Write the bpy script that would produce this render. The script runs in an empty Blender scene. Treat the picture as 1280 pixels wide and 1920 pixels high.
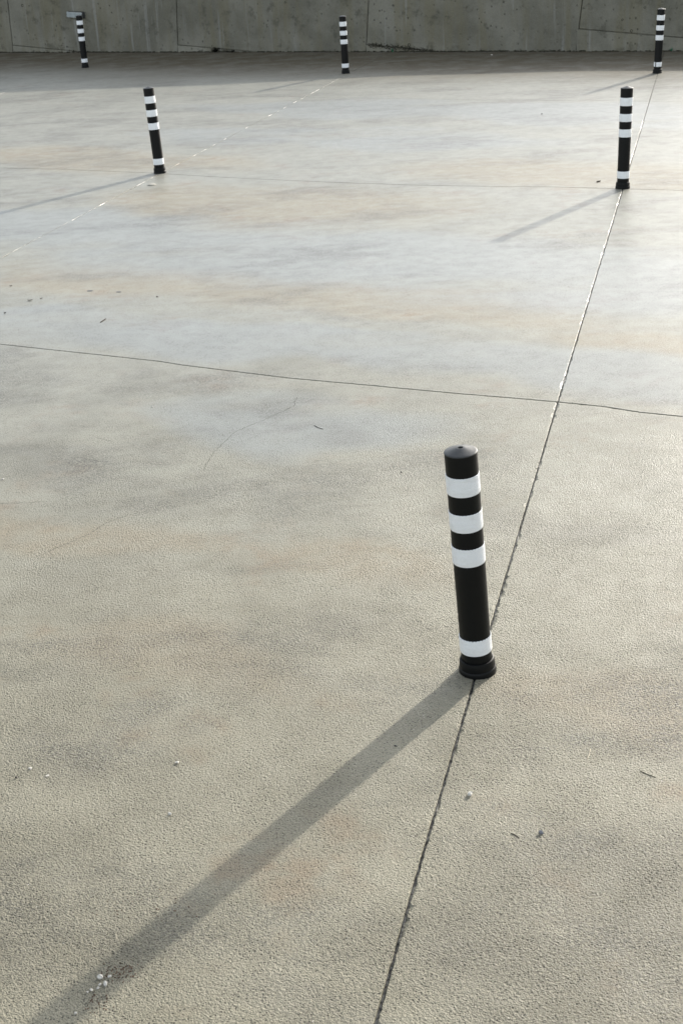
import bpy, bmesh, math, random
from mathutils import Vector, Matrix, noise
random.seed(7)
scene = bpy.context.scene
C = scene.collection

# ------------------------------------------------------------------ camera
FPX, HC = 2667.0, 2.3                      # focal length in photo pixels, camera height
ROLL = math.atan(0.055)
TH = math.atan((960 - (-224 - 0.055 * (640 - 1342))) * math.cos(ROLL) / FPX)
FW = Vector((0, math.cos(TH), -math.sin(TH)))
R0 = Vector((1, 0, 0)); U0 = R0.cross(FW)
RT = R0 * math.cos(ROLL) - U0 * math.sin(ROLL)
UP = R0 * math.sin(ROLL) + U0 * math.cos(ROLL)
EYE = Vector((0, 0, HC))
cam = bpy.data.cameras.new('camera'); camo = bpy.data.objects.new('camera', cam); C.objects.link(camo)
camo.matrix_world = Matrix(((RT.x, UP.x, -FW.x, EYE.x), (RT.y, UP.y, -FW.y, EYE.y), (RT.z, UP.z, -FW.z, EYE.z), (0, 0, 0, 1)))
cam.sensor_fit = 'VERTICAL'; cam.sensor_height = 36; cam.sensor_width = 24
cam.lens = FPX / 1920 * 36; cam.clip_end = 3000; cam.clip_start = 0.05
cam.dof.use_dof = True; cam.dof.focus_distance = 5.6; cam.dof.aperture_fstop = 13
scene.camera = camo

# ------------------------------------------------------------------ light
SUN_AZ, SUN_EL = math.radians(53.4), math.radians(20.6)
world = bpy.data.worlds.new('World'); scene.world = world; world.use_nodes = True
wn = world.node_tree; wn.nodes.clear()
sky = wn.nodes.new('ShaderNodeTexSky'); sky.sky_type = 'NISHITA'; sky.sun_disc = False
sky.sun_elevation = SUN_EL; sky.sun_rotation = math.pi / 2 - SUN_AZ
sky.air_density = 1.0; sky.dust_density = 1.6; sky.ozone_density = 1.0
hs = wn.nodes.new('ShaderNodeHueSaturation'); hs.inputs['Saturation'].default_value = 0.38
bg = wn.nodes.new('ShaderNodeBackground'); bg.inputs['Strength'].default_value = 0.15
wo = wn.nodes.new('ShaderNodeOutputWorld')
wn.links.new(sky.outputs[0], hs.inputs['Color']); wn.links.new(hs.outputs[0], bg.inputs['Color']); wn.links.new(bg.outputs[0], wo.inputs['Surface'])
sl = bpy.data.lights.new('sun', 'SUN'); sl.energy = 2.4; sl.angle = math.radians(0.95); sl.color = (1.0, 0.93, 0.82)
so = bpy.data.objects.new('sun', sl); C.objects.link(so)
SD = Vector((math.cos(SUN_AZ) * math.cos(SUN_EL), math.sin(SUN_AZ) * math.cos(SUN_EL), math.sin(SUN_EL)))
so.rotation_euler = SD.to_track_quat('Z', 'Y').to_euler()
so.location = SD * 40
vs = scene.view_settings
vs.view_transform = 'Standard'; vs.look = 'None'; vs.gamma = 1; vs.exposure = 1.1; vs.use_curve_mapping = False

# ------------------------------------------------------------------ helpers
def ray(x, y): return FW + RT * ((x - 640) / FPX) - UP * ((y - 960) / FPX)
def at(x, y, z=0.0):
    v = ray(x, y); return EYE + v * ((z - HC) / v.z)

def link(name, me, mats=None, parent=None, smooth=None):
    o = bpy.data.objects.new(name, me); C.objects.link(o)
    if mats is not None:
        for m in (mats if isinstance(mats, (list, tuple)) else [mats]): me.materials.append(m)
    if parent: o.parent = parent
    if smooth is not None: 
        for p in me.polygons: p.use_smooth = smooth
    return o
def from_bm(name, bm, mats, parent=None, smooth=False):
    me = bpy.data.meshes.new(name); bmesh.ops.recalc_face_normals(bm, faces=bm.faces); bm.to_mesh(me); bm.free()
    return link(name, me, mats, parent, smooth)
def pydata(name, vs_, fs, mats, parent=None, smooth=False):
    me = bpy.data.meshes.new(name); me.from_pydata([tuple(v) for v in vs_], [], fs); me.update()
    return link(name, me, mats, parent, smooth)
def tag(o, label, cat, group=None):
    o['label'] = label; o['category'] = cat
    if group: o['group'] = group
    return o
def structure(o): o['kind'] = 'structure'; return o
def empty(name, loc=(0, 0, 0)):
    o = bpy.data.objects.new(name, None); C.objects.link(o); o.location = loc; o.empty_display_size = 0.1; return o

# ---- material node helper
class N:
    def __init__(s, name):
        s.m = bpy.data.materials.new(name); s.m.use_nodes = True; s.t = s.m.node_tree; s.t.nodes.clear()
        s.out = s.t.nodes.new('ShaderNodeOutputMaterial'); s.b = s.t.nodes.new('ShaderNodeBsdfPrincipled')
        s.t.links.new(s.b.outputs[0], s.out.inputs['Surface'])
        s.pos = s.t.nodes.new('ShaderNodeNewGeometry').outputs['Position']
    def put(s, sock, v):
        if isinstance(v, bpy.types.NodeSocket): s.t.links.new(v, sock)
        elif isinstance(v, (tuple, list)) and len(v) == 3 and sock.type == 'RGBA': sock.default_value = (*v, 1)
        else: sock.default_value = v
    def set(s, **k):
        for a, v in k.items(): s.put(s.b.inputs[a.replace('_', ' ')], v)
    def mapping(s, v, loc=(0, 0, 0), rot=(0, 0, 0), sc=(1, 1, 1)):
        n = s.t.nodes.new('ShaderNodeMapping'); s.put(n.inputs[0], v)
        n.inputs['Location'].default_value = loc; n.inputs['Rotation'].default_value = rot; n.inputs['Scale'].default_value = sc
        return n.outputs[0]
    def noise(s, scale, detail=3, rough=0.55, v=None, dist=0.0, color=False):
        n = s.t.nodes.new('ShaderNodeTexNoise'); s.put(n.inputs['Vector'], v or s.pos)
        n.inputs['Scale'].default_value = scale; n.inputs['Detail'].default_value = detail
        n.inputs['Roughness'].default_value = rough; n.inputs['Distortion'].default_value = dist
        return n.outputs['Color' if color else 'Fac']
    def voro(s, scale, v=None, feature='F1', out='Distance', rnd=1.0):
        n = s.t.nodes.new('ShaderNodeTexVoronoi'); s.put(n.inputs['Vector'], v or s.pos); n.feature = feature
        n.inputs['Scale'].default_value = scale; n.inputs['Randomness'].default_value = rnd; return n.outputs[out]
    def math(s, op, a, b=0.0, clamp=False):
        n = s.t.nodes.new('ShaderNodeMath'); n.operation = op; n.use_clamp = clamp; s.put(n.inputs[0], a); s.put(n.inputs[1], b); return n.outputs[0]
    def vmath(s, op, a, b=None):
        n = s.t.nodes.new('ShaderNodeVectorMath'); n.operation = op; s.put(n.inputs[0], a)
        if b is not None: s.put(n.inputs[1], b)
        return n.outputs['Value' if op == 'LENGTH' else 'Vector']
    def ramp(s, f, a, b, lo=0.0, hi=1.0, smooth=True):
        n = s.t.nodes.new('ShaderNodeMapRange'); n.interpolation_type = 'SMOOTHSTEP' if smooth else 'LINEAR'
        s.put(n.inputs[0], f); n.inputs[1].default_value = a; n.inputs[2].default_value = b; n.inputs[3].default_value = lo; n.inputs[4].default_value = hi
        return n.outputs[0]
    def mix(s, f, a, b, mode='MIX'):
        n = s.t.nodes.new('ShaderNodeMix'); n.data_type = 'RGBA'; n.blend_type = mode
        s.put(n.inputs[0], f); s.put(n.inputs[6], a); s.put(n.inputs[7], b); return n.outputs[2]
    def bump(s, h, dist, strength=1.0, normal=None):
        n = s.t.nodes.new('ShaderNodeBump'); n.inputs['Strength'].default_value = 1.0; s.put(n.inputs['Strength'], strength)
        n.inputs['Distance'].default_value = dist; s.put(n.inputs['Height'], h)
        if normal is not None: s.put(n.inputs['Normal'], normal)
        return n.outputs[0]

W0, W1 = at(0, 98.5), at(1280, 96)
WU = (W1 - W0).normalized(); WN = Vector((WU.y, -WU.x, 0))          # along the wall, and out of it towards the lot
if WN.dot(EYE - W0) < 0: WN = -WN
WALL_SLOPE = WU.y / WU.x
CROSS = math.atan(-0.52)                    # direction of the cross joints on the ground

# ------------------------------------------------------------------ materials
def concrete_ground():
    n = N('paving_concrete')
    warp = n.vmath('SUBTRACT', n.noise(0.55, 2, color=True), (0.5, 0.5, 0.5))
    wp = n.vmath('ADD', n.pos, n.vmath('MULTIPLY', warp, (1.6, 1.6, 0)))
    rv = n.mapping(wp, rot=(0, 0, -CROSS))                 # along and across the cross joints
    def blob(px, py, ax, ay, rot=0):                       # stain with a shape of its own, lying on the paving
        p = at(px, py); c_, s_ = math.cos(-CROSS), math.sin(-CROSS)
        q = (p.x * c_ - p.y * s_, p.x * s_ + p.y * c_)
        m_ = n.t.nodes.new('ShaderNodeVectorMath'); m_.operation = 'MULTIPLY_ADD'; n.put(m_.inputs[0], rv)
        m_.inputs[1].default_value = (1 / ax, 1 / ay, 0); m_.inputs[2].default_value = (-q[0] / ax, -q[1] / ay, 0)
        return n.vmath('LENGTH', m_.outputs[0])
    def union(l):
        r = l[0]
        for k in l[1:]: r = n.math('MINIMUM', r, k)
        return n.ramp(r, 1.25, .55, 0, 1)
    # film of damp on the smooth areas, tan silt on others
    damp = union([blob(560, 475, 3.4, 1.0), blob(1180, 520, 1.9, 0.8), blob(500, 655, 2.6, 0.5), blob(1000, 700, 1.9, 0.5), blob(110, 430, 1.8, .8),
                  blob(820, 205, 4.5, 0.9), blob(620, 258, 3.0, .8), blob(60, 590, .8, .35), blob(560, 800, .9, .35), blob(1100, 220, 2, .8)])
    silt = union([blob(520, 385, 1.9, 0.85), blob(150, 300, 2.2, 0.6), blob(1080, 330, 1.8, 0.7), blob(640, 560, 2.0, 0.40), blob(230, 530, 1.0, .45), blob(1180, 640, .6, .35),
                  blob(900, 545, .7, .25), blob(650, 1050, .55, .3), blob(150, 960, .7, .22), blob(1100, 1300, .5, .28), blob(250, 1290, .5, .25)])
    # the slabs close to the viewer are worn to the aggregate, those farther off keep their trowelled skin
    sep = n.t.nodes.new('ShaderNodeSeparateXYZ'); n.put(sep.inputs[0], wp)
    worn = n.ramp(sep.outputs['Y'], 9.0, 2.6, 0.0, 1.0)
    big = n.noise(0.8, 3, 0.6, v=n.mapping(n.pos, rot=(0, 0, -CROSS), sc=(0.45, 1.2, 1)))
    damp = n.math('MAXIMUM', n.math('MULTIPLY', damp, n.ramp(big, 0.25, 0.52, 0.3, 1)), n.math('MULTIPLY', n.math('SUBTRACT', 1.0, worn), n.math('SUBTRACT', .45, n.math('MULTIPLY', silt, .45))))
    mott = n.noise(2.6, 4, 0.62)
    mott2 = n.noise(9.0, 3, 0.6)
    rust = n.noise(1.7, 3, 0.65, v=n.mapping(n.pos, loc=(7, 3, 0)))
    col = n.mix(n.ramp(mott, 0.30, 0.66), (0.258, 0.248, 0.196), (0.325, 0.314, 0.255))
    col = n.mix(n.math('MULTIPLY', silt, n.ramp(mott2, .25, .6, .3, .65)), col, (0.31, 0.275, 0.21))
    rm = n.math('MULTIPLY', n.ramp(rust, 0.54, 0.72), n.ramp(mott2, .38, .62, .05, .45))
    col = n.mix(rm, col, (0.28, 0.20, 0.135))
    col = n.mix(n.math('MULTIPLY', damp, 0.62), col, (0.245, 0.272, 0.285))  # bluish sky reflection of the damp film, painted into the colour
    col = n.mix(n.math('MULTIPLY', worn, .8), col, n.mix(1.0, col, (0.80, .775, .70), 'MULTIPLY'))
    tv = n.mapping(n.pos, rot=(.63, .41, .87))                 # slice the noise askew, so that no lattice shows
    grain = n.noise(230, 2, 0.6, v=tv); grain2 = n.noise(118, 2, 0.72, v=tv)
    pv = n.voro(120, v=tv); pc = pv.node.outputs['Color']
    grime = n.math('MULTIPLY', n.ramp(n.noise(1.15, 4, 0.72, v=n.mapping(n.pos, loc=(3, 9, 2), rot=(0, 0, -CROSS), sc=(.7, 1.3, 1))), 0.47, 0.68), n.ramp(grain2, 0.40, 0.60))
    col = n.mix(n.math('MULTIPLY', grime, 0.7), col, (0.075, 0.072, 0.064))
    smud = union([blob(1180, 1720, .40, .45, 0.3), blob(650, 825, .16, .12), blob(30, 840, .35, .22), blob(1080, 960, .5, .14), blob(650, 1215, .16, .10), blob(160, 1420, .14, .12, 1.0), blob(640, 1860, .35, .12)])
    col = n.mix(n.math('MULTIPLY', n.math('MULTIPLY', smud, n.ramp(grain2, .3, .62)), .34), col, (0.11, 0.104, 0.088))
    # brown silt at the wall foot, spread wide to paint in the wall's shade
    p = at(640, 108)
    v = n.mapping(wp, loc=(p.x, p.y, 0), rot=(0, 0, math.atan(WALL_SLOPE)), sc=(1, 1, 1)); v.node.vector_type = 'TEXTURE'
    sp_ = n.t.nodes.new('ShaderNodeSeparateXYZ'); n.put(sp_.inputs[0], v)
    silt_shade = n.math('MULTIPLY', n.ramp(sp_.outputs['Y'], -4.0, -.6), n.ramp(mott, .25, .6, .65, 1))
    col = n.mix(n.math('MULTIPLY', silt_shade, .9), col, (0.105, 0.088, 0.058))
    spr = n.t.nodes.new('ShaderNodeSeparateColor'); n.put(spr.inputs[0], pc)
    pit = n.math('MULTIPLY', n.ramp(pv, 0.16, 0.42, 1, 0), n.ramp(spr.outputs[0], .45, .6))
    pm = n.ramp(mott2, 0.36, 0.62, .35, 1)
    col = n.mix(n.ramp(grain, 0.3, 0.7, 0.0, 1), n.mix(1.0, col, (0.78, 0.77, 0.74), 'MULTIPLY'), n.mix(1.0, col, (1.18, 1.18, 1.17), 'MULTIPLY'))
    col = n.mix(n.math('MULTIPLY', n.math('MULTIPLY', pit, pm), 0.85), col, (0.045, 0.040, 0.032))
    chip = n.ramp(n.voro(30, v=n.mapping(n.pos, loc=(2, 2, 0))), 0.035, 0.075, 1, 0)
    chip = n.math('MULTIPLY', chip, n.ramp(mott2, .55, .6))
    col = n.mix(n.math('MULTIPLY', chip, .8), col, (0.55, 0.53, 0.49))
    rough = n.math('ADD', n.ramp(mott2, 0.3, 0.7, 0.43, 0.52), n.math('MULTIPLY', damp, -0.08))
    rough = n.math('ADD', rough, n.math('ADD', n.math('MULTIPLY', worn, .09), n.math('MULTIPLY', silt_shade, .25)))
    relief = n.ramp(rust, 0.34, 0.66, 1.0, 0.45)
    relief = n.math('MULTIPLY', relief, n.math('ADD', .16, n.math('MULTIPLY', worn, .84)))
    relief = n.math('MULTIPLY', relief, n.math('SUBTRACT', 1.0, n.math('MULTIPLY', damp, 0.4)))
    h = n.math('ADD', n.math('MULTIPLY', grain2, 1.0), n.math('MULTIPLY', grain, 0.85))
    h = n.math('SUBTRACT', h, n.math('MULTIPLY', pit, 0.5))
    nb = n.bump(h, 0.0105, relief)
    n.set(Base_Color=col, Roughness=rough, Normal=nb, Specular_IOR_Level=n.math('MULTIPLY', n.math('SUBTRACT', .32, n.math('MULTIPLY', worn, .03)), n.math('SUBTRACT', 1.0, n.math('MULTIPLY', silt_shade, .85))))
    return n.m

def concrete_wall(name='wall_concrete', tint=1.0):
    n = N(name)
    streak = n.noise(1.0, 4, 0.6, v=n.mapping(n.pos, sc=(4, 4, 0.35)))
    blot = n.noise(1.1, 5, 0.62); fine = n.noise(45, 3, 0.6); b2 = n.noise(4, 4, .7)
    col = n.mix(n.ramp(blot, 0.32, 0.68), (0.145 * tint, 0.141 * tint, 0.112 * tint), (0.235 * tint, 0.228 * tint, 0.188 * tint))
    col = n.mix(n.ramp(streak, 0.44, 0.66, 0, .5), col, (0.175, 0.158, 0.098))
    col = n.mix(n.ramp(n.noise(1.3, 4, .6, v=n.mapping(n.pos, loc=(4, 0, 2), sc=(6, 6, .3))), 0.58, 0.72, 0, .6), col, (0.29, 0.29, 0.27))
    sp = n.ramp(n.voro(11, v=n.mapping(n.pos, sc=(1, 1, .8))), 0.07, 0.20, 1, 0)
    col = n.mix(n.math('MULTIPLY', n.math('MULTIPLY', sp, n.ramp(blot, .42, .58)), 0.75), col, (0.04, 0.04, 0.032))
    col = n.mix(n.math('MULTIPLY', n.ramp(b2, .54, .7), .6), col, (0.075, 0.073, 0.055))
    col = n.mix(n.ramp(fine, .3, .7, .0, .35), col, n.mix(1.0, col, (0.7, .7, .7), 'MULTIPLY'))
    nb = n.bump(n.math('SUBTRACT', n.math('ADD', fine, n.math('MULTIPLY', blot, 2.0)), n.math('MULTIPLY', sp, 1.2)), 0.012, 0.6)
    n.set(Base_Color=col, Roughness=0.85, Normal=nb, Specular_IOR_Level=0.3)
    return n.m

def simple(name, col, rough=0.5, spec=0.5, var=0.25, scale=30, bump=0.0, bscale=60, metal=0.0):
    n = N(name); tc = n.t.nodes.new('ShaderNodeTexCoord').outputs['Object']
    f = n.noise(scale, 4, 0.6, v=tc)
    c = n.mix(n.ramp(f, 0.3, 0.7), tuple(x * (1 - var) for x in col), tuple(min(1, x * (1 + var)) for x in col))
    n.set(Base_Color=c, Roughness=n.ramp(f, .25, .75, max(.05, rough - .08), min(1, rough + .08)), Specular_IOR_Level=spec, Metallic=metal)
    if bump: n.set(Normal=n.bump(n.noise(bscale, 3, v=tc), bump))
    return n.m

def black_plastic():
    n = N('black_rubber'); tc = n.t.nodes.new('ShaderNodeTexCoord').outputs['Object']
    dust = n.ramp(n.noise(16, 6, 0.7, v=tc), 0.5, 0.8, 0, 0.5)
    scuff = n.ramp(n.noise(30, 4, .6, v=n.mapping(tc, sc=(1, 1, .12))), .66, .74, 0, .35)
    c = n.mix(dust, (0.0045, 0.005, 0.005), (0.010, 0.010, 0.0095))
    c = n.mix(scuff, c, (0.022, 0.022, 0.021))
    n.set(Base_Color=c, Roughness=n.ramp(dust, 0, .5, 0.45, 0.6), Specular_IOR_Level=0.18, Normal=n.bump(n.noise(220, 2, v=tc), 0.0006))
    return n.m
def cap_rubber():
    n = N('grey_rubber_cap'); tc = n.t.nodes.new('ShaderNodeTexCoord').outputs['Object']
    f = n.noise(40, 5, .65, v=tc)
    c = n.mix(n.ramp(f, .35, .7), (0.022, 0.025, 0.026), (0.04, 0.043, 0.043))
    n.set(Base_Color=c, Roughness=n.ramp(f, .3, .7, .36, .5), Specular_IOR_Level=0.5, Normal=n.bump(f, 0.0008))
    return n.m
def sheeting():
    n = N('white_reflective_sheeting'); tc = n.t.nodes.new('ShaderNodeTexCoord').outputs['Object']
    cell = n.ramp(n.voro(330, v=tc, feature='DISTANCE_TO_EDGE'), 0.02, 0.12, 0, 1)
    dirt = n.ramp(n.noise(22, 6, .7, v=tc), .48, .75, 0, .45)
    wav = n.noise(26, 3, v=n.mapping(tc, sc=(.7, .7, 2.4)))
    c = n.mix(cell, (0.80, 0.83, 0.85), (0.88, 0.90, 0.91))
    c = n.mix(dirt, c, (0.70, 0.71, 0.70))
    n.set(Base_Color=c, Roughness=0.42, Specular_IOR_Level=0.45, Normal=n.bump(n.math('ADD', wav, n.math('MULTIPLY', cell, .08)), 0.0035))
    return n.m
def sealant():
    n = N('joint_sealant')
    f = n.noise(70, 3, .7); g = n.noise(7, 3, .7)
    c = n.mix(n.ramp(f, .38, .62), (0.02, 0.02, 0.019), (0.13, 0.13, 0.12))
    n.set(Base_Color=c, Roughness=n.ramp(g, .5, .66, .78, .3), Specular_IOR_Level=0.15, Normal=n.bump(f, 0.003, .9))
    return n.m

M_PAVE = concrete_ground(); M_WALL = concrete_wall(); M_KICK = concrete_wall('kicker_concrete', 1.12)
M_BLACK = black_plastic(); M_CAP = cap_rubber(); M_WHITE = sheeting(); M_SEAL = sealant()
M_SOIL = simple('joint_soil', (0.035, 0.032, 0.026), .9, .2, .4, 60, .004)
M_HOLE = simple('hole_dark', (0.008, 0.008, 0.008), .8, .2, .2)
M_DIRT = simple('wall_foot_dirt', (0.045, 0.042, 0.030), .9, .2, .5, 25)
M_WPEB = simple('pale_stone', (0.60, 0.57, 0.51), .6, .4, .12, 80, .002, 120)
M_GPEB = simple('grey_stone', (0.17, 0.175, 0.19), .5, .4, .25, 90, .002, 120)
M_BPEB = simple('dark_stone', (0.035, 0.033, 0.03), .6, .4, .3, 90, .002, 120)
M_TWIG = simple('twig_bark', (0.045, 0.036, 0.028), .8, .2, .35, 90)
M_LEAF = simple('dry_leaf', (0.05, 0.045, 0.035), .6, .4, .3, 60)
M_STRAW = simple('pale_straw', (0.45, 0.40, 0.30), .7, .3, .2, 60)
M_GREEN = simple('green_leaf', (0.04, 0.22, 0.11), .55, .4, .25, 40)
M_WEED = simple('dark_weed', (0.014, 0.015, 0.010), .8, .2, .4, 40)
M_METAL = simple('lamp_housing', (0.05, 0.052, 0.052), .4, .5, .15, 40)
M_LENS = simple('lamp_glass', (0.30, 0.34, 0.35), .18, .6, .12, 12)
M_ZINC = simple('lamp_bezel', (0.36, 0.38, 0.38), .35, .5, .1, 30, metal=.6)
M_STAIN = simple('damp_spot_film', (0.075, 0.08, 0.085), .5, .3, .15, 20)
M_CRACK = simple('crack_dark', (0.06, 0.057, 0.05), .9, .2, .3, 50)  # dark tone of the hairline cracks
M_DISC = simple('pale_disc_cement', (0.42, 0.40, 0.34), .6, .4, .1, 60, .002)

# ------------------------------------------------------------------ setting: ground and slabs
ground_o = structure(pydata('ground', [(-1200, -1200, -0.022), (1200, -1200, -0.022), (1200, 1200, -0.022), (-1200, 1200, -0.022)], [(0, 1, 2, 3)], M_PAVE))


def poly(pix, slope):
    P = [at(*p) for p in pix]
    def f(x):
        if x <= P[0].x: return P[0].y + slope * (x - P[0].x)
        for a, b in zip(P, P[1:]):
            if x <= b.x: return a.y + (b.y - a.y) * (x - a.x) / (b.x - a.x)
        return P[-1].y + slope * (x - P[-1].x)
    return f
row1 = poly([(0, 645), (100, 656), (200, 666.5), (300, 677.5), (340, 684), (450, 697.5), (540, 708.5), (600, 714), (700, 723), (860, 738), (960, 746), (1045, 753.5), (1130, 762), (1200, 773), (1280, 781)], -.52)
row2 = poly([(0, 314.5), (120, 317.5), (290, 324.5), (395, 331), (480, 335.5), (640, 342.5), (800, 347.5), (960, 350), (1040, 350.5), (1130, 353), (1280, 357)], -.50)
row3 = poly([(300, 176), (480, 180.5), (680, 183.8), (900, 187), (1150, 189)], -.54)
ROWS = [lambda x: row1(x) - 10.5, lambda x: row1(x) - 5.27, row1, row2, row3,
        lambda x: W0.y + WALL_SLOPE * (x - W0.x) + 0.02]
# column lines x = f(y)
A_PIX = [(1231, 141), (1197, 255), (1166, 357), (1106, 553), (1045, 753), (965, 1022), (886, 1285), (790, 1608), (703, 1920)]
A_P = sorted([at(*p) for p in A_PIX], key=lambda p: p.y)
def colA(y):
    P = A_P
    if y <= P[0].y: return P[0].x + .25 * (y - P[0].y)
    for a, b in zip(P, P[1:]):
        if y <= b.y: return a.x + (b.x - a.x) * (y - a.y) / (b.y - a.y)
    return P[-1].x + .263 * (y - P[-1].y)
b0, b1 = at(0, 485), at(617, 157.5)
def colB(y): return b0.x + (b1.x - b0.x) * (y - b0.y) / (b1.y - b0.y)
c0 = at(159, 128.5)
def colC(y): return c0.x + .262 * (y - c0.y)
COLS = [lambda y: colC(y) - 9.1, lambda y: colC(y) - 4.55, colC, colB, colA, lambda y: colA(y) + 4.55, lambda y: colA(y) + 9.1]
COLW = [.006, .006, .005, .005, .0075, .006, .006]
ROWW = [.008, .008, .009, .008, .006, .01]

def corner(ci, ri):
    x = 0.0; y = 0.0
    for _ in range(30):
        x = COLS[ci](y); y = ROWS[ri](x)
    return Vector((x, y, 0))
def visible(p): 
    v = p - EYE; z = v.dot(FW)
    if z < .5: return False
    x = 640 + FPX * v.dot(RT) / z; y = 960 - FPX * v.dot(UP) / z
    return -120 < x < 1400 and -60 < y < 2050
def edge(p, q, fn, axis):
    """points from p towards q along the joint line fn; close-set where the joint is near the viewer"""
    out = [p.copy()]; d = (q - p); L = d.length; t = 0.0
    while True:
        c = p + d * t; dist = (c - EYE).length
        step = max(0.012, dist * 0.0022) if visible(c) else 0.35
        t += step * random.uniform(.6, 1.4) / L
        if t >= 1 - 0.4 * step / L: break
        if axis == 'y': y = p.y + (q.y - p.y) * t; out.append(Vector((fn(y), y, 0)))
        else: x = p.x + (q.x - p.x) * t; out.append(Vector((x, fn(x), 0)))
    return out
def slab(ci, ri):
    cs = [corner(ci, ri), corner(ci + 1, ri), corner(ci + 1, ri + 1), corner(ci, ri + 1)]
    E = [edge(cs[0], cs[1], ROWS[ri], 'x'), edge(cs[1], cs[2], COLS[ci + 1], 'y'), edge(cs[2], cs[3], ROWS[ri + 1], 'x'), edge(cs[3], cs[0], COLS[ci], 'y')]
    hw = [ROWW[ri] / 2, COLW[ci + 1] / 2, ROWW[ri + 1] / 2, COLW[ci] / 2]
    # rough arris: sawn columns clean with a few spalls, cross joints a little ragged
    nr = []
    for k in range(4):
        a, b = cs[k], cs[(k + 1) % 4]; t = (b - a).normalized(); nr.append(Vector((-t.y, t.x, 0)))
    outer, inner, top = [], [], []
    for k in range(4):
        pts = E[k]; chip = 0.0; left = 0
        for i, p in enumerate(pts):
            if i == 0:
                n_out = nr[k] * hw[k] + nr[k - 1] * hw[k - 1]; n_in = nr[k] + nr[k - 1]
            else: n_out = nr[k] * hw[k]; n_in = nr[k]
            near = visible(p) and (p - EYE).length < 16
            if near and left == 0 and random.random() < (.13 if k % 2 else .03): chip = random.uniform(.003, .012 if k % 2 else .007); left = random.randint(1, 4)
            j = random.uniform(-.0012, .0012) if near else 0
            wear = noise.noise((p.x * 5 + k * 7, p.y * 5, ci * 3.1)) + .5 * noise.noise((p.x * 17, p.y * 17, ci + k))   # worn stretches catch the sun, sharp ones do not
            main = (k == 1 and ci + 1 == 4) or (k == 3 and ci == 4)
            ins = (.0018 if not k % 2 else (.0013 if main or wear > .16 else .0003)) + (chip * random.uniform(.6, 1) if left > 0 else 0) + (random.uniform(0, .0012) if near else 0)
            if left > 0: left -= 1
            o_ = p + n_out + nr[k] * j
            outer.append((o_.x, o_.y, -.005 if left else (-.0022 if main or k % 2 == 0 or wear > .16 else -.006))); q = o_ + n_in * ins; top.append((q.x, q.y, 0.0)); inner.append((o_.x, o_.y, -.021))
    m = len(top); vs_ = top + outer + inner; fs = []
    for i in range(m):
        j = (i + 1) % m
        fs.append((i, m + i, m + j, j)); fs.append((m + i, 2 * m + i, 2 * m + j, m + j))
    # coarse ring a little way in keeps the triangles compact
    starts = [0]; ring = []
    for k in range(4): starts.append(starts[-1] + len(E[k]))
    for k in range(4):
        for i in list(range(starts[k], starts[k + 1], 14)):
            if i != starts[k] and starts[k + 1] - i < 8: continue
            n_in = nr[k] + nr[k - 1] if i == starts[k] else nr[k]
            ring.append((i, (top[i][0] + n_in.x * .08, top[i][1] + n_in.y * .08, 0.0)))
    b_ = len(vs_); vs_ += [r[1] for r in ring]; q = len(ring)
    for r in range(q):
        i0 = ring[r][0]; i1 = ring[(r + 1) % q][0] if r + 1 < q else m
        fs.append(tuple([b_ + r] + [i % m for i in range(i0, i1 + 1)] + [b_ + (r + 1) % q]))
    fs.append(tuple(b_ + r for r in range(q)))
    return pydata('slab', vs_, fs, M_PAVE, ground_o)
for ci in range(6):
    for ri in range(5): slab(ci, ri)
# sealant beads in the sawn joints, soil in the cross joints
for fn, w in ((colA, .0075), (colB, .005), (colC, .005)):
    vs_, fs = [], []; y = -6.0
    while y < W0.y + 2:
        x = fn(y)
        if y > W0.y + WALL_SLOPE * (x - W0.x) - .05: break
        for k, u in enumerate((-.5, -.2, .2, .5)):
            z = -.0068 + (0.0018 if k in (1, 2) else 0) + noise.noise((x * 14, y * 14, k)) * .0024
            vs_.append((x + u * w * 1.05, y, z))
        y += .02 if 2 < y < 13 else .08
    n_ = len(vs_) // 4
    for i in range(n_ - 1):
        for k in range(3): a = i * 4 + k; fs.append((a, a + 1, a + 5, a + 4))
    pydata('joint_sealant', vs_, fs, M_SEAL, ground_o, True)
for fn in (row1, row2, row3):
    vs_, fs = [], []; x = -9.0
    while x < 12:
        y = fn(x)
        z = -.017 + noise.noise((x * 5, y * 5, 3)) * .003
        vs_ += [(x, y - .006, z), (x, y + .006, z)]; x += .05
    for i in range(len(vs_) // 2 - 1): a = i * 2; fs.append((a, a + 1, a + 3, a + 2))
    pydata('joint_soil', vs_, fs, M_SOIL, ground_o)

def ribbon(name, pix, w, m, parent, z=.0009, sub=14, jit=.004):
    P = [at(*p) for p in pix]; pts = []
    for a, b in zip(P, P[1:]):
        for i in range(sub): 
            q = a.lerp(b, i / sub); pts.append(q + Vector((random.uniform(-jit, jit), random.uniform(-jit, jit), 0)))
    pts.append(P[-1]); vs_, fs = [], []
    for i, p in enumerate(pts):
        t = (pts[min(i + 1, len(pts) - 1)] - pts[max(i - 1, 0)]).normalized(); s_ = Vector((-t.y, t.x, 0)) * w * random.uniform(.25, 1) / 2
        vs_ += [(p.x - s_.x, p.y - s_.y, z), (p.x + s_.x, p.y + s_.y, z)]
    for i in range(len(pts) - 1): a = i * 2; fs.append((a, a + 1, a + 3, a + 2))
    return pydata(name, vs_, fs, m, parent)
for pix in ([(70, 1044), (120, 1022), (165, 1003), (200, 980), (240, 966), (285, 957)], [(0, 944), (50, 943), (90, 940)], [(380, 882), (400, 850), (440, 810), (500, 785), (550, 762), (556, 745)], [(145, 857), (190, 866)], [(180, 820), (212, 829)]):
    ribbon('crack', pix, .0026, M_CRACK, ground_o)

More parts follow.
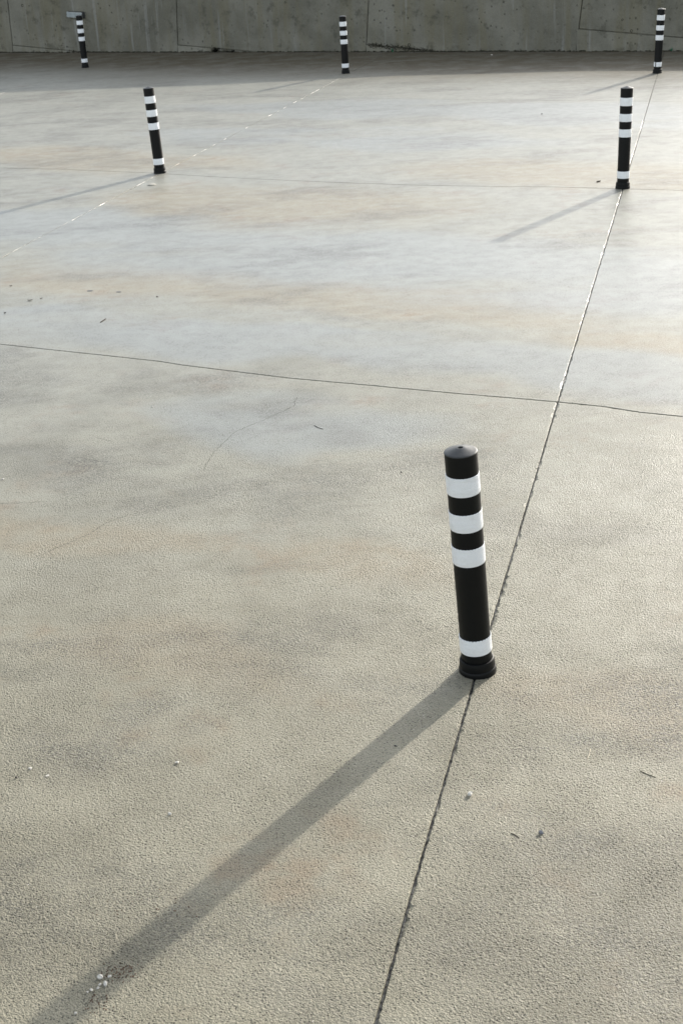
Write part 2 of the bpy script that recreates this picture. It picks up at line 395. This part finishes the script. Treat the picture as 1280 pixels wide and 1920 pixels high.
# ------------------------------------------------------------------ wall
def wp(px, py):
    v = ray(px, py); t = (W0 - EYE).dot(WN) / v.dot(WN); P = EYE + v * t
    return (P - W0).dot(WU), P.z
def wpt(a, z, off=0.0): return Vector((W0.x, W0.y, 0)) + WU * a + Vector((0, 0, z)) + WN * off
L_IN = (W1 - W0).length
def top_h(a):                                             # the wall runs out down-slope to the right
    P = [(-9, 3.0), (3.6, 2.2), (7.5, 1.68), (10.2, 1.18), (12.6, .93), (20, .80)]
    for (a0, h0), (a1, h1) in zip(P, P[1:]):
        if a <= a1: return h0 + (h1 - h0) * (a - a0) / (a1 - a0)
    return P[-1][1]
wall = empty('retaining_wall', W0)
tag(wall, 'long weathered grey concrete retaining wall closing off the paved lot', 'wall')
def prism(name, poly_, off, depth, m, parent, ch=.006):
    """front face in wall coordinates (a, z), chamfered, going back 'depth' into the wall"""
    n_ = len(poly_); ca = sum(p[0] for p in poly_) / n_; cz = sum(p[1] for p in poly_) / n_
    vs_ = []
    for (a, z) in poly_:
        da, dz = a - ca, z - cz
        vs_.append(wpt(a - math.copysign(min(ch, abs(da)), da), z - math.copysign(min(ch, abs(dz)), dz), off) - W0)
    for (a, z) in poly_: vs_.append(wpt(a, z, off - ch) - W0)
    for (a, z) in poly_: vs_.append(wpt(a, z, off - depth) - W0)
    fs = [tuple(range(n_)), tuple(range(3 * n_ - 1, 2 * n_ - 1, -1))]
    for i in range(n_):
        j = (i + 1) % n_; fs += [(i, j, n_ + j, n_ + i), (n_ + i, n_ + j, 2 * n_ + j, 2 * n_ + i)]
    bm = bmesh.new(); bv = [bm.verts.new(v) for v in vs_]
    for f in fs:
        try: bm.faces.new([bv[i] for i in f])
        except ValueError: pass
    return from_bm(name, bm, m, parent)
# joints: (foot a, lean per metre, start height of the pour line)
def jl(p_top, p_bot): 
    a1, z1 = wp(*p_top); a0, z0 = wp(*p_bot); k = (a1 - a0) / (z1 - z0); return (a0 - k * z0, k)
J = [jl((330.7, 0), (333.4, 84)), jl((690.5, 0), (685.7, 96)), jl((1090.9, 0), (1079, 95))]
wid = J[1][0] - J[0][0]
joints = [(J[0][0] - 4 * wid, J[0][1] - .12), (J[0][0] - 3 * wid, J[0][1] - .12), (J[0][0] - 2 * wid, J[0][1] - .1), (J[0][0] - wid, J[0][1] - .04)] + J + [(J[2][0] + wid, J[2][1] + .04), (J[2][0] + 2 * wid, J[2][1] + .08), (J[2][0] + 3 * wid, J[2][1] + .08)]
# pour line of each panel as two wall points (left, right)
lines = [None, None, None, (wp(0, 82), wp(140, 95.5)), (wp(334, 84), wp(437.5, 93)), (wp(687, 83), wp(800, 94)), (wp(1085, 54), wp(1280, 70.5)), None, None]
G = .008
prism('core', [(joints[0][0], -.05), (joints[-1][0], -.05), (joints[-1][0], top_h(joints[-1][0]) - .03)] + [(a, top_h(a) - .03) for a in (12.6, 10.2, 7.5, 3.6)] + [(joints[0][0], top_h(joints[0][0]) - .03)], -.03, .25, M_WALL, wall)
for i in range(9):
    (aL, kL), (aR, kR) = joints[i], joints[i + 1]
    aL += G; aR -= G
    tops = [(aR + kR * top_h(aR), top_h(aR))] + [(a, top_h(a)) for a in (12.6, 10.2, 7.5, 3.6) if aL + .3 < a < aR - .3] + [(aL + kL * top_h(aL), top_h(aL))]
    if lines[i] is None:
        prism('panel', [(aL, -.03), (aR, -.03)] + tops, 0, .06, M_WALL, wall); continue
    (l0, z0), (l1, z1) = lines[i]; sl_ = (z1 - z0) / (l1 - l0)
    zl = z0 + sl_ * (aL - l0); zr = z0 + sl_ * (aR - l0)
    if zr > -.03: bot = [(aL + kL * zl, zl), (aR + kR * zr, zr)]; kick = [(aL, -.03), (aR, -.03), (aR, zr - .012), (aL, zl - .012)]
    else:
        ax_ = aL + (-.03 - zl) / sl_; bot = [(aL + kL * zl, zl), (ax_, -.03), (aR, -.03)]; kick = [(aL, -.03), (ax_ - .15, -.03), (aL, zl - .012)]
    prism('panel', bot + tops, 0, .06, M_WALL, wall)
    prism('kicker', kick, .004, .06, M_KICK, wall, .004)
def tie_hole(px, py, r):
    a, z = wp(px, py); bm = bmesh.new(); seg = 12; rings = []
    for rr, off in ((1.35, .0015), (1.0, .002), (.85, -.001)):       # crumbled lip and dark throat
        rings.append([bm.verts.new(wpt(a + r * rr * math.cos(t * 2 * math.pi / seg) * (1 + .12 * math.sin(3 * t + px)), z + r * rr * math.sin(t * 2 * math.pi / seg), off) - W0) for t in range(seg)])
    for A_, B_ in zip(rings, rings[1:]):
        for i in range(seg): bm.faces.new((A_[i], A_[(i + 1) % seg], B_[(i + 1) % seg], B_[i]))
    bm.faces.new(rings[-1])
    from_bm('tie_hole', bm, M_HOLE, wall)
for px, py, r in ((42.5, 10, .019), (766.7, 84.5, .020), (1183, 58, .016), (1094, 14.5, .010), (1208, 14, .012), (1081, 10, .010), (501, 50, .010), (535, 4, .014), (338, 54, .009), (1166, 37, .012), (853 , 2, .009), (1255, 36, .011)): tie_hole(px, py, r)

# crumbs, moss and silt gathered along the wall foot
def crumbs(name, spots, m, parent=None):
    vs_, fs = [], []
    for (p, r) in spots:
        b = len(vs_); k = 5; ph = random.random() * 6
        for lv, (rr, zz) in enumerate(((1, -.3), (.75, .55))):
            for i in range(k):
                t = ph + i * 2 * math.pi / k; q = r * rr * random.uniform(.7, 1.3)
                vs_.append((p.x + q * math.cos(t), p.y + q * math.sin(t), p.z + r * zz * random.uniform(.6, 1.2)))
        for i in range(k):
            j = (i + 1) % k; fs.append((b + i, b + j, b + k + j, b + k + i))
        fs.append(tuple(b + k + i for i in range(k)))
    return pydata(name, vs_, fs, m, parent)
spots = []
for i in range(2600):
    a = random.uniform(-1.5, L_IN + 1.5); dens = .35 + .65 * max(0, noise.noise((a * .9, 1.3, 0)) + .35)
    if random.random() > dens: continue
    d = abs(random.gauss(0, .035)); p = wpt(a, .004, d + .004); spots.append((p, random.uniform(.004, .020) * (1.35 if d < .03 else .7)))
for (pa, pb, n_, amp) in (((690, 84), (810, 96), 420, .035), ((372, 99), (432, 97), 260, .03), ((560, 97), (640, 98), 130, .02), ((900, 96), (1050, 95), 120, .015), ((130, 96), (240, 99), 120, .015)):
    (a0, z0), (a1, z1) = wp(*pa), wp(*pb)
    for i in range(n_):
        t = random.random(); a = a0 + (a1 - a0) * t; z = max(.0, z0 + (z1 - z0) * t + random.gauss(0, amp) * .6)
        spots.append((wpt(a, z, .006), random.uniform(.004, .013)))
o = crumbs('wall_foot_silt', spots, M_DIRT); o['kind'] = 'stuff'; o['label'] = 'dark crumbs of silt and moss along the foot of the concrete wall'; o['category'] = 'silt'

# ------------------------------------------------------------------ bollards
RB, HR = .05, .770
def lathe(name, prof, m, parent, seg=48, smooth=True, close=True, mats=None):
    vs_, fs = [], []
    for (r, z) in prof:
        for i in range(seg): t = 2 * math.pi * i / seg; vs_.append((r * math.cos(t), r * math.sin(t), z))
    for k in range(len(prof) - 1):
        for i in range(seg):
            j = (i + 1) % seg; fs.append((k * seg + i, k * seg + j, (k + 1) * seg + j, (k + 1) * seg + i))
    if close: fs.append(tuple(range(seg - 1, -1, -1)))
    o = pydata(name, vs_, fs, m, parent, smooth)
    o.data.set_sharp_from_angle(angle=math.radians(38))
    return o
def band(parent, z0, z1, teeth=0.0, seg=120, gap=None):
    vs_, fs = [], []; prof = ((RB - .0005, 0), (RB + .0006, .0), (RB + .0014, .003), (RB + .0014, .5), (RB + .0014, 1), (RB + .0006, 1), (RB - .0005, 1)); H = z1 - z0
    ang = []
    for i in range(seg):
        t = 2 * math.pi * i / seg
        tooth = 0
        if teeth and i % 4 in (1, 2): tooth = teeth * (0.5 + 0.5 * noise.noise((i * .13, z0 * 9, 0)))  * (1 if i % 4 == 1 else .4)
        bl = .0008 * max(0, noise.noise((math.cos(t) * 2.2, math.sin(t) * 2.2, z0 * 20)))
        for (r, u) in prof:
            z = z0 + (u if u == .003 else u * H) if u < .9 else z1 - tooth - (0.0 if r < RB + .001 else .0006)
            rr = r + (bl if r > RB + .001 else 0)
            vs_.append((rr * math.cos(t), rr * math.sin(t), z))
    P = len(prof)
    for i in range(seg):
        if gap and gap[0] <= i / seg < gap[1]: continue
        j = (i + 1) % seg
        for k in range(P - 1): fs.append((i * P + k, j * P + k, j * P + k + 1, i * P + k + 1))
    o = pydata('reflective_band', vs_, fs, M_WHITE, parent, True); o.data.set_sharp_from_angle(angle=math.radians(40)); return o
BANDS = ((.637, .699, .0012), (.517, .577, .0022), (.399, .460, .0020), (.079, .135, .0042))
def make_bollard():
    root = empty('bollard')
    lathe('post', [(.047, .03), (.0488, .034), (.0488, .06), (.0496, .30), (RB, .42), (RB, HR - .0042), (RB - .0006, HR - .0036)], M_BLACK, root)
    cp = lathe('cap', [(RB - .003, HR - .0040), (RB + .0003, HR - .0034), (RB + .0007, HR - .0020), (RB + .0003, HR - .0006), (RB - .0012, HR + .0004), (.044, HR + .0016), (.030, HR + .0055), (.014, HR + .0105), (.0095, HR + .0114), (.0080, HR + .0112), (.0074, HR + .009), (.0072, HR - .03)], M_CAP, root, close=False)
    lathe('bolt_hole', [(.0071, HR - .004), (.001, HR - .0045)], M_HOLE, cp, 20, close=False)
    base = lathe('base_ring', [(.0600, -.012), (.0605, .004), (.0605, .012), (.0592, .0165), (.0572, .0185), (.0572, .0205), (.0578, .024), (.0566, .040), (.0545, .047), (.0510, .0485), (.0480, .046)], M_BLACK, root)
    for z0, z1, t in BANDS: band(root, z0, z1, t)
    return root
def copy_tree(o, parent=None):
    c = o.copy(); C.objects.link(c); c.parent = parent
    for ch in o.children: copy_tree(ch, c)
    return c
GRP = 'black and white striped bollards on the paving'
# pixel at the middle of the foot, lean to the right and away in degrees, height factor, spin, label
SPOTS = [((895, 1256.7), -3.3, -2.0, 1.0, 0, 'largest striped bollard, standing alone in the foreground on the paving joint'),
         ((1166.5, 352.5), 0.9, 0, 1.04, 70, 'striped bollard at the right of the middle row, where two paving joints cross'),
         ((300.5, 324), -2.3, 0, 1.02, 140, 'left-leaning striped bollard of the middle row, beside a pale round disc on the paving'),
         ((1231, 137), 1.8, 0, 1.04, 200, 'striped bollard near the wall at far right, its lowest white band torn'),
         ((648, 137.5), -0.6, 0, 1.02, 250, 'striped bollard near the wall in the middle of the back row'),
         ((160.5, 126.8), -0.6, 0, 1.05, 310, 'striped bollard at far left in the shade, in front of the wall lamp')]
proto = make_bollard()
bolls = []
for i, (px, lr, aw, hf, spin, lab) in enumerate(SPOTS):
    r = proto if i == 0 else copy_tree(proto)
    bolls.append(r); p = at(*px)
    zax = Vector((math.tan(math.radians(lr)), math.tan(math.radians(aw)), 1)).normalized()
    xax = Vector((math.cos(math.radians(spin)), math.sin(math.radians(spin)), 0)); yax = zax.cross(xax).normalized(); xax = yax.cross(zax)
    r.matrix_world = Matrix(((xax.x, yax.x, zax.x, p.x), (xax.y, yax.y, zax.y, p.y), (xax.z, yax.z, zax.z, p.z + .002), (0, 0, 0, 1))) @ Matrix.Diagonal((1, 1, hf, 1))
    tag(r, lab, 'bollard', GRP)
# the torn band: a strip has split away on the left
torn = [c for c in bolls[3].children if c.name.startswith('reflective_band')][3]
view = math.degrees(math.atan2(EYE.y - bolls[3].location.y, EYE.x - bolls[3].location.x)) - 200
g0 = ((view - 42) % 360) / 360
dn = band(bolls[3], BANDS[3][0], BANDS[3][1], .004, gap=(g0, g0 + .045)); torn.data = dn.data; bpy.data.objects.remove(dn)
torn['label'] = 'lowest white band with a strip torn away'

# ------------------------------------------------------------------ wall lamp
a0, z0 = wp(129, 20.5); a1, z1 = wp(160.5, 34)
tilt = math.radians(-3.5); ca_, cz_ = (a0 + a1) / 2, (z0 + z1) / 2; lw, lh = abs(a1 - a0) / 2, abs(z0 - z1) / 2 * .86
lamp = empty('wall_lamp', wpt(ca_, cz_))
tag(lamp, 'small grey rectangular lamp fixed to the concrete wall behind the far left bollard', 'lamp')
def rbox(name, w, h, d0, d1, r, m, shrink=0.0):
    pts = []
    for cx, cz, t0 in ((1, 1, 0), (-1, 1, 90), (-1, -1, 180), (1, -1, 270)):
        for k in range(5):
            t = math.radians(t0 + k * 22.5); pts.append((cx * (w - r) + r * math.cos(t), cz * (h - r) + r * math.sin(t)))
    bm = bmesh.new(); rings = []
    for d, s_ in ((d0, 1), (d1 - .006, 1), (d1, 1 - shrink)):
        ring = []
        for (x, z) in pts:
            x2, z2 = x * s_, z * s_; xa = x2 * math.cos(tilt) - z2 * math.sin(tilt); za = x2 * math.sin(tilt) + z2 * math.cos(tilt)
            ring.append(bm.verts.new(WU * xa + Vector((0, 0, za)) + WN * d))
        rings.append(ring)
    n_ = len(pts)
    for A_, B_ in zip(rings, rings[1:]):
        for i in range(n_): bm.faces.new((A_[i], A_[(i + 1) % n_], B_[(i + 1) % n_], B_[i]))
    bm.faces.new(rings[0]); bm.faces.new(rings[-1])
    return from_bm(name, bm, m, lamp)
rbox('housing', lw, lh, -.002, .075, .022, M_METAL, .03)
rbox('bezel', lw * .965, lh * .88, .070, .084, .018, M_ZINC, .03)
rbox('lens', lw * .92, lh * .74, .078, .094, .014, M_LENS, .06)
for s_ in (-1, 1):
    bm = bmesh.new(); bmesh.ops.create_cone(bm, cap_ends=True, segments=10, radius1=.008, radius2=.007, depth=.006)
    o = from_bm('screw', bm, M_METAL, lamp); o.rotation_euler = WN.to_track_quat('Z', 'Y').to_euler(); o.location = WU * (s_ * lw * .945) + WN * .085 + Vector((0, 0, s_ * lw * .945 * math.tan(tilt)))

# ------------------------------------------------------------------ small things lying about
def pebble(name, px, r, m, lab, cat='stone', flat=.6, group=None, seed=0):
    rnd = random.Random(seed + int(px[0] * 7 + px[1])); bm = bmesh.new(); bmesh.ops.create_icosphere(bm, subdivisions=2, radius=.9)
    sx, sy = rnd.uniform(.75, 1.25), rnd.uniform(.7, 1.1); off = rnd.random() * 50; planes = [(Vector((rnd.gauss(0, 1), rnd.gauss(0, 1), rnd.gauss(0, 1))).normalized(), rnd.uniform(.5, .8)) for _ in range(7)]
    for v in bm.verts:
        k = 1 + .55 * noise.noise(v.co * 1.5 + Vector((off, 0, 0)))
        for pl in planes: k = min(k, pl[1] / max(.05, v.co.normalized().dot(pl[0])))
        v.co = Vector((v.co.x * sx, v.co.y * sy, v.co.z * flat)) * k * r
    zmin = min(v.co.z for v in bm.verts)
    o = from_bm(name, bm, m); p = at(*px); o.location = (p.x, p.y, -zmin - r * .08); o.rotation_euler = (0, 0, rnd.random() * 6)
    return tag(o, lab, cat, group)
pebble('pebble', (880, 1491), .0095, M_WPEB, 'pale pebble on the paving just right of the long joint, in the foreground', flat=.9)
pebble('pebble', (1013, 1563), .0095, M_GPEB, 'blue-grey pebble on the rough paving at lower right', flat=.75)
pebble('pebble', (333, 1431), .0085, M_WPEB, 'round white pebble on the tan paving at lower left', flat=.6)
pebble('pebble', (319, 1527), .008, M_WPEB, 'pale pebble just above the long shadow at lower left', flat=.5)
pebble('pebble', (286, 763), .010, M_WPEB, 'small white flake on the paving below the long cross joint', flat=.35)
pebble('pebble', (57, 1442), .0075, M_WPEB, 'white chip beside a dark chip near the left edge of the paving', flat=.5)
pebble('pebble', (31, 1459), .006, M_BPEB, 'dark chip beside a white chip near the left edge of the paving', flat=.6)
pebble('pebble', (90, 1455), .008, M_WPEB, 'flat pale chip, rightmost of the chips near the left edge', flat=.35)
pebble('pebble', (6, 899), .008, M_WPEB, 'white chip at the left edge of the picture, mid paving', flat=.5)
cl = [((189, 1834), .0105), ((198, 1846), .0085), ((188, 1847), .006), ((206, 1832), .006), ((172, 1857), .005), ((143, 1900), .0045), ((184, 1853), .005), ((165, 1861), .004)]
CHIP = ['largest whitish stone chip of the cluster at the lower end of the long shadow', 'second largest whitish chip of the cluster in the long shadow, below the largest', 'small whitish chip touching the left of the second largest in the shadow cluster', 'small whitish chip at the upper right of the shadow cluster beside brown crumbs', 'small whitish chip at the lower left of the shadow cluster', 'lone tiny whitish chip below the cluster, at the bottom of the long shadow', 'tiny whitish chip in the middle of the shadow cluster', 'tiniest whitish chip, leftmost of the shadow cluster']
for i, (px, r) in enumerate(cl): pebble('quartz_chip', px, r, M_WPEB, CHIP[i], flat=.6, group='whitish chips in the shadow', seed=i)
pebble('pebble', (752, 886), .006, M_BPEB, 'tiny dark pebble on the paving left of the foreground bollard top', flat=.6)
pebble('pebble', (1015, 214), .011, M_BPEB, 'lone dark crumb on the bright far paving', flat=.6)
pebble('pebble', (741, 1399), .0055, M_BPEB, 'dark crumb lying inside the long foreground shadow', flat=.6)
pebble('pebble', (295, 557), .010, M_BPEB, 'small dark crumb on the bluish paving left of centre', flat=.5)
pebble('pebble', (921, 103.5), .022, M_WPEB, 'whitish bit of litter on the shaded paving near the wall', flat=.5)

def twig(name, pix, r, m, lab, cat='twig'):
    P = [at(*p) for p in pix]; vs_, fs = [], []; k = 6; pts = []
    for a, b in zip(P, P[1:]):
        for i in range(4): pts.append(a.lerp(b, i / 4) + Vector((random.uniform(-1, 1), random.uniform(-1, 1), 0)) * r * .3)
    pts.append(P[-1])
    for i, p in enumerate(pts):
        t = (pts[min(i + 1, len(pts) - 1)] - pts[max(i - 1, 0)]).normalized(); s_ = Vector((-t.y, t.x, 0)); rr = r * (1 - .55 * abs(i / (len(pts) - 1) - .35))
        for j in range(k): q = 2 * math.pi * j / k; vs_.append(p + s_ * rr * math.cos(q) + Vector((0, 0, r * .9 + rr * math.sin(q))))
    for i in range(len(pts) - 1):
        for j in range(k): j2 = (j + 1) % k; fs.append((i * k + j, i * k + j2, (i + 1) * k + j2, (i + 1) * k + j))
    fs += [tuple(range(k - 1, -1, -1)), tuple((len(pts) - 1) * k + j for j in range(k))]
    base = P[0]; o = pydata(name, [v - base for v in vs_], fs, m, None, True); o.location = base
    return tag(o, lab, cat)
twig('twig', [(589, 798), (596, 802), (606, 805)], .0012, M_TWIG, 'curved dark twig on the paving, centre of the lot')
twig('twig', [(1199, 1446), (1212, 1452), (1228, 1458)], .0010, M_TWIG, 'thin dark twig near the right edge of the foreground paving')
twig('twig', [(957, 1563), (965, 1566), (972, 1571)], .0010, M_TWIG, 'short dark twig left of the blue-grey pebble')
twig('twig', [(189, 605), (195, 601), (199, 598)], .0028, M_TWIG, 'small slanting twig on the pale paving above the long cross joint')
twig('straw', [(286, 1711), (290, 1710), (294, 1709.5)], .0016, M_STRAW, 'pale bit of straw above the long foreground shadow', 'straw')
twig('twig', [(1118, 342), (1122, 341), (1125, 340)], .006, M_TWIG, 'short dark stick on the paving left of the right middle bollard')
twig('twig', [(1100, 1424), (1104, 1415), (1106, 1405)], .0014, M_STRAW, 'upright-lying pale stem on the rough paving at right')

def leaf(name, px, L, W, rot, m, lab, cat='leaf', lift=.006, curl=.012):
    vs_, fs = [], []; nu = 8
    for i in range(nu + 1):
        u = i / nu; w = W * math.sin(math.pi * min(.98, max(.04, u))) ** .8 * (1 - .25 * u)
        for s_ in (-1, 0, 1): vs_.append(((u - .5) * L, s_ * w / 2 * random.uniform(.85, 1.1), .002 + lift * (abs(s_) * .5) + curl * (u - .5) ** 2))
    for i in range(nu):
        for k in range(2): a = i * 3 + k; fs.append((a, a + 1, a + 4, a + 3))
    o = pydata(name, vs_, fs, m, None, True); p = at(*px); o.location = p; o.rotation_euler = (0, 0, rot)
    md = o.modifiers.new('thickness', 'SOLIDIFY'); md.thickness = .0008
    return tag(o, lab, cat)
leaf('leaf', (57, 564), .033, .022, .2, M_LEAF, 'dark dry leaf on the paving near the left edge, below two damp spots')
leaf('leaf', (10, 588), .022, .018, 1.2, M_LEAF, 'small dark leaf at the left edge of the paving')
leaf('leaf', (21, 537), .020, .012, -.3, M_LEAF, 'tiny dark leaf fragment at left, above the other leaves')
leaf('leaf', (78, 560.5), .018, .010, .5, M_LEAF, 'tiny leaf fragment right of the dark dry leaf')
def spot_patch(px, rx, ry, lab):
    p = at(*px); n_ = 22; pts = []
    for i in range(n_):
        t = 2 * math.pi * i / n_; k = 1 + .22 * noise.noise((math.cos(t) * 1.4 + px[0], math.sin(t) * 1.4, 0)); pts.append((rx * k * math.cos(t), ry * k * math.sin(t)))
    vs_ = [(x * .9, y * .9, .0016) for x, y in pts] + [(x, y, .0006) for x, y in pts]
    fs = [tuple(range(n_))] + [(i, n_ + i, n_ + (i + 1) % n_, (i + 1) % n_) for i in range(n_)]
    o = pydata('damp_spot', vs_, fs, M_STAIN, ground_o); o.location = p; o.rotation_euler = (0, 0, CROSS * .4); o['label'] = lab
spot_patch((169, 545.5), .022, .016, 'larger damp spot left of centre'); spot_patch((223, 547.5), .018, .012, 'smaller damp spot')
# pale disc set on the paving
p = at(285, 347); o = lathe('pale_disc', [(.036, -.002), (.0375, .003), (.037, .006), (.033, .0085), (.001, .009)], M_DISC, None, 32); o.location = p
tag(o, 'pale round flat disc on the paving just below the left-leaning bollard', 'disc')

# weeds at the wall foot
def tuft(name, px, n_, h, spread, m, lab, cat, off=.02):
    a, z = wp(*px); base = wpt(a, 0, off); vs_, fs = [], []
    for i in range(n_):
        t = random.random() * 2 * math.pi; hh = h * random.uniform(.35, 1); ro = spread * random.uniform(.1, 1); w = .006 * random.uniform(.6, 1.4)
        c_, s_ = math.cos(t), math.sin(t); b = len(vs_); st = Vector((c_, s_, 0)) * spread * .25 * random.random()
        dirv = (WU * c_ + WN * abs(s_)) 
        for k in range(4):
            u = k / 3; q = st + dirv * ro * u ** 1.6 + Vector((0, 0, hh * u * (1 - .25 * u))); ww = w * (1 - u * .85)
            sd = Vector((-dirv.y, dirv.x, 0)).normalized() * ww
            vs_ += [q - sd, q + sd]
        for k in range(3): fs.append((b + 2 * k, b + 2 * k + 1, b + 2 * k + 3, b + 2 * k + 2))
    o = pydata(name, vs_, fs, m, None, True); o.location = base
    return tag(o, lab, cat)
tuft('weed', (405, 98), 110, .13, .13, M_WEED, 'dark withered weed growing at the wall foot between two bollards', 'weed')
tuft('weed', (437, 98), 50, .06, .10, M_WEED, 'low dark weed at the wall foot, right of the taller one', 'weed')
tuft('sprig', (736.5, 99), 40, .075, .045, M_GREEN, 'small bright green sprig at the wall foot right of the middle bollard', 'plant')
tuft('sprig', (1258, 92), 40, .075, .045, M_GREEN, 'small green sprig at the wall foot behind the far right bollard', 'plant')

# reddish-brown leaf crumbs trodden into the paving beside the quartz chips
M_RED = simple('brown_leaf_crumb', (0.11, 0.07, 0.048), .8, .2, .5, 60)
sp2 = []
for (cx, cy, sx_, sy_, n_) in ((228, 1826, 16, 9, 70), (185, 1885, 14, 10, 45), (240, 1812, 8, 4, 22), (330, 1700, 30, 14, 26), (225, 1690, 30, 16, 24)):
    for i in range(n_): sp2.append((at(random.gauss(cx, sx_), random.gauss(cy, sy_), .0004), random.uniform(.0010, .0024)))
o = crumbs('leaf_litter', sp2, M_RED); o['kind'] = 'stuff'; o['label'] = 'reddish brown leaf crumbs scattered at the lower end of the long shadow'; o['category'] = 'leaf litter'
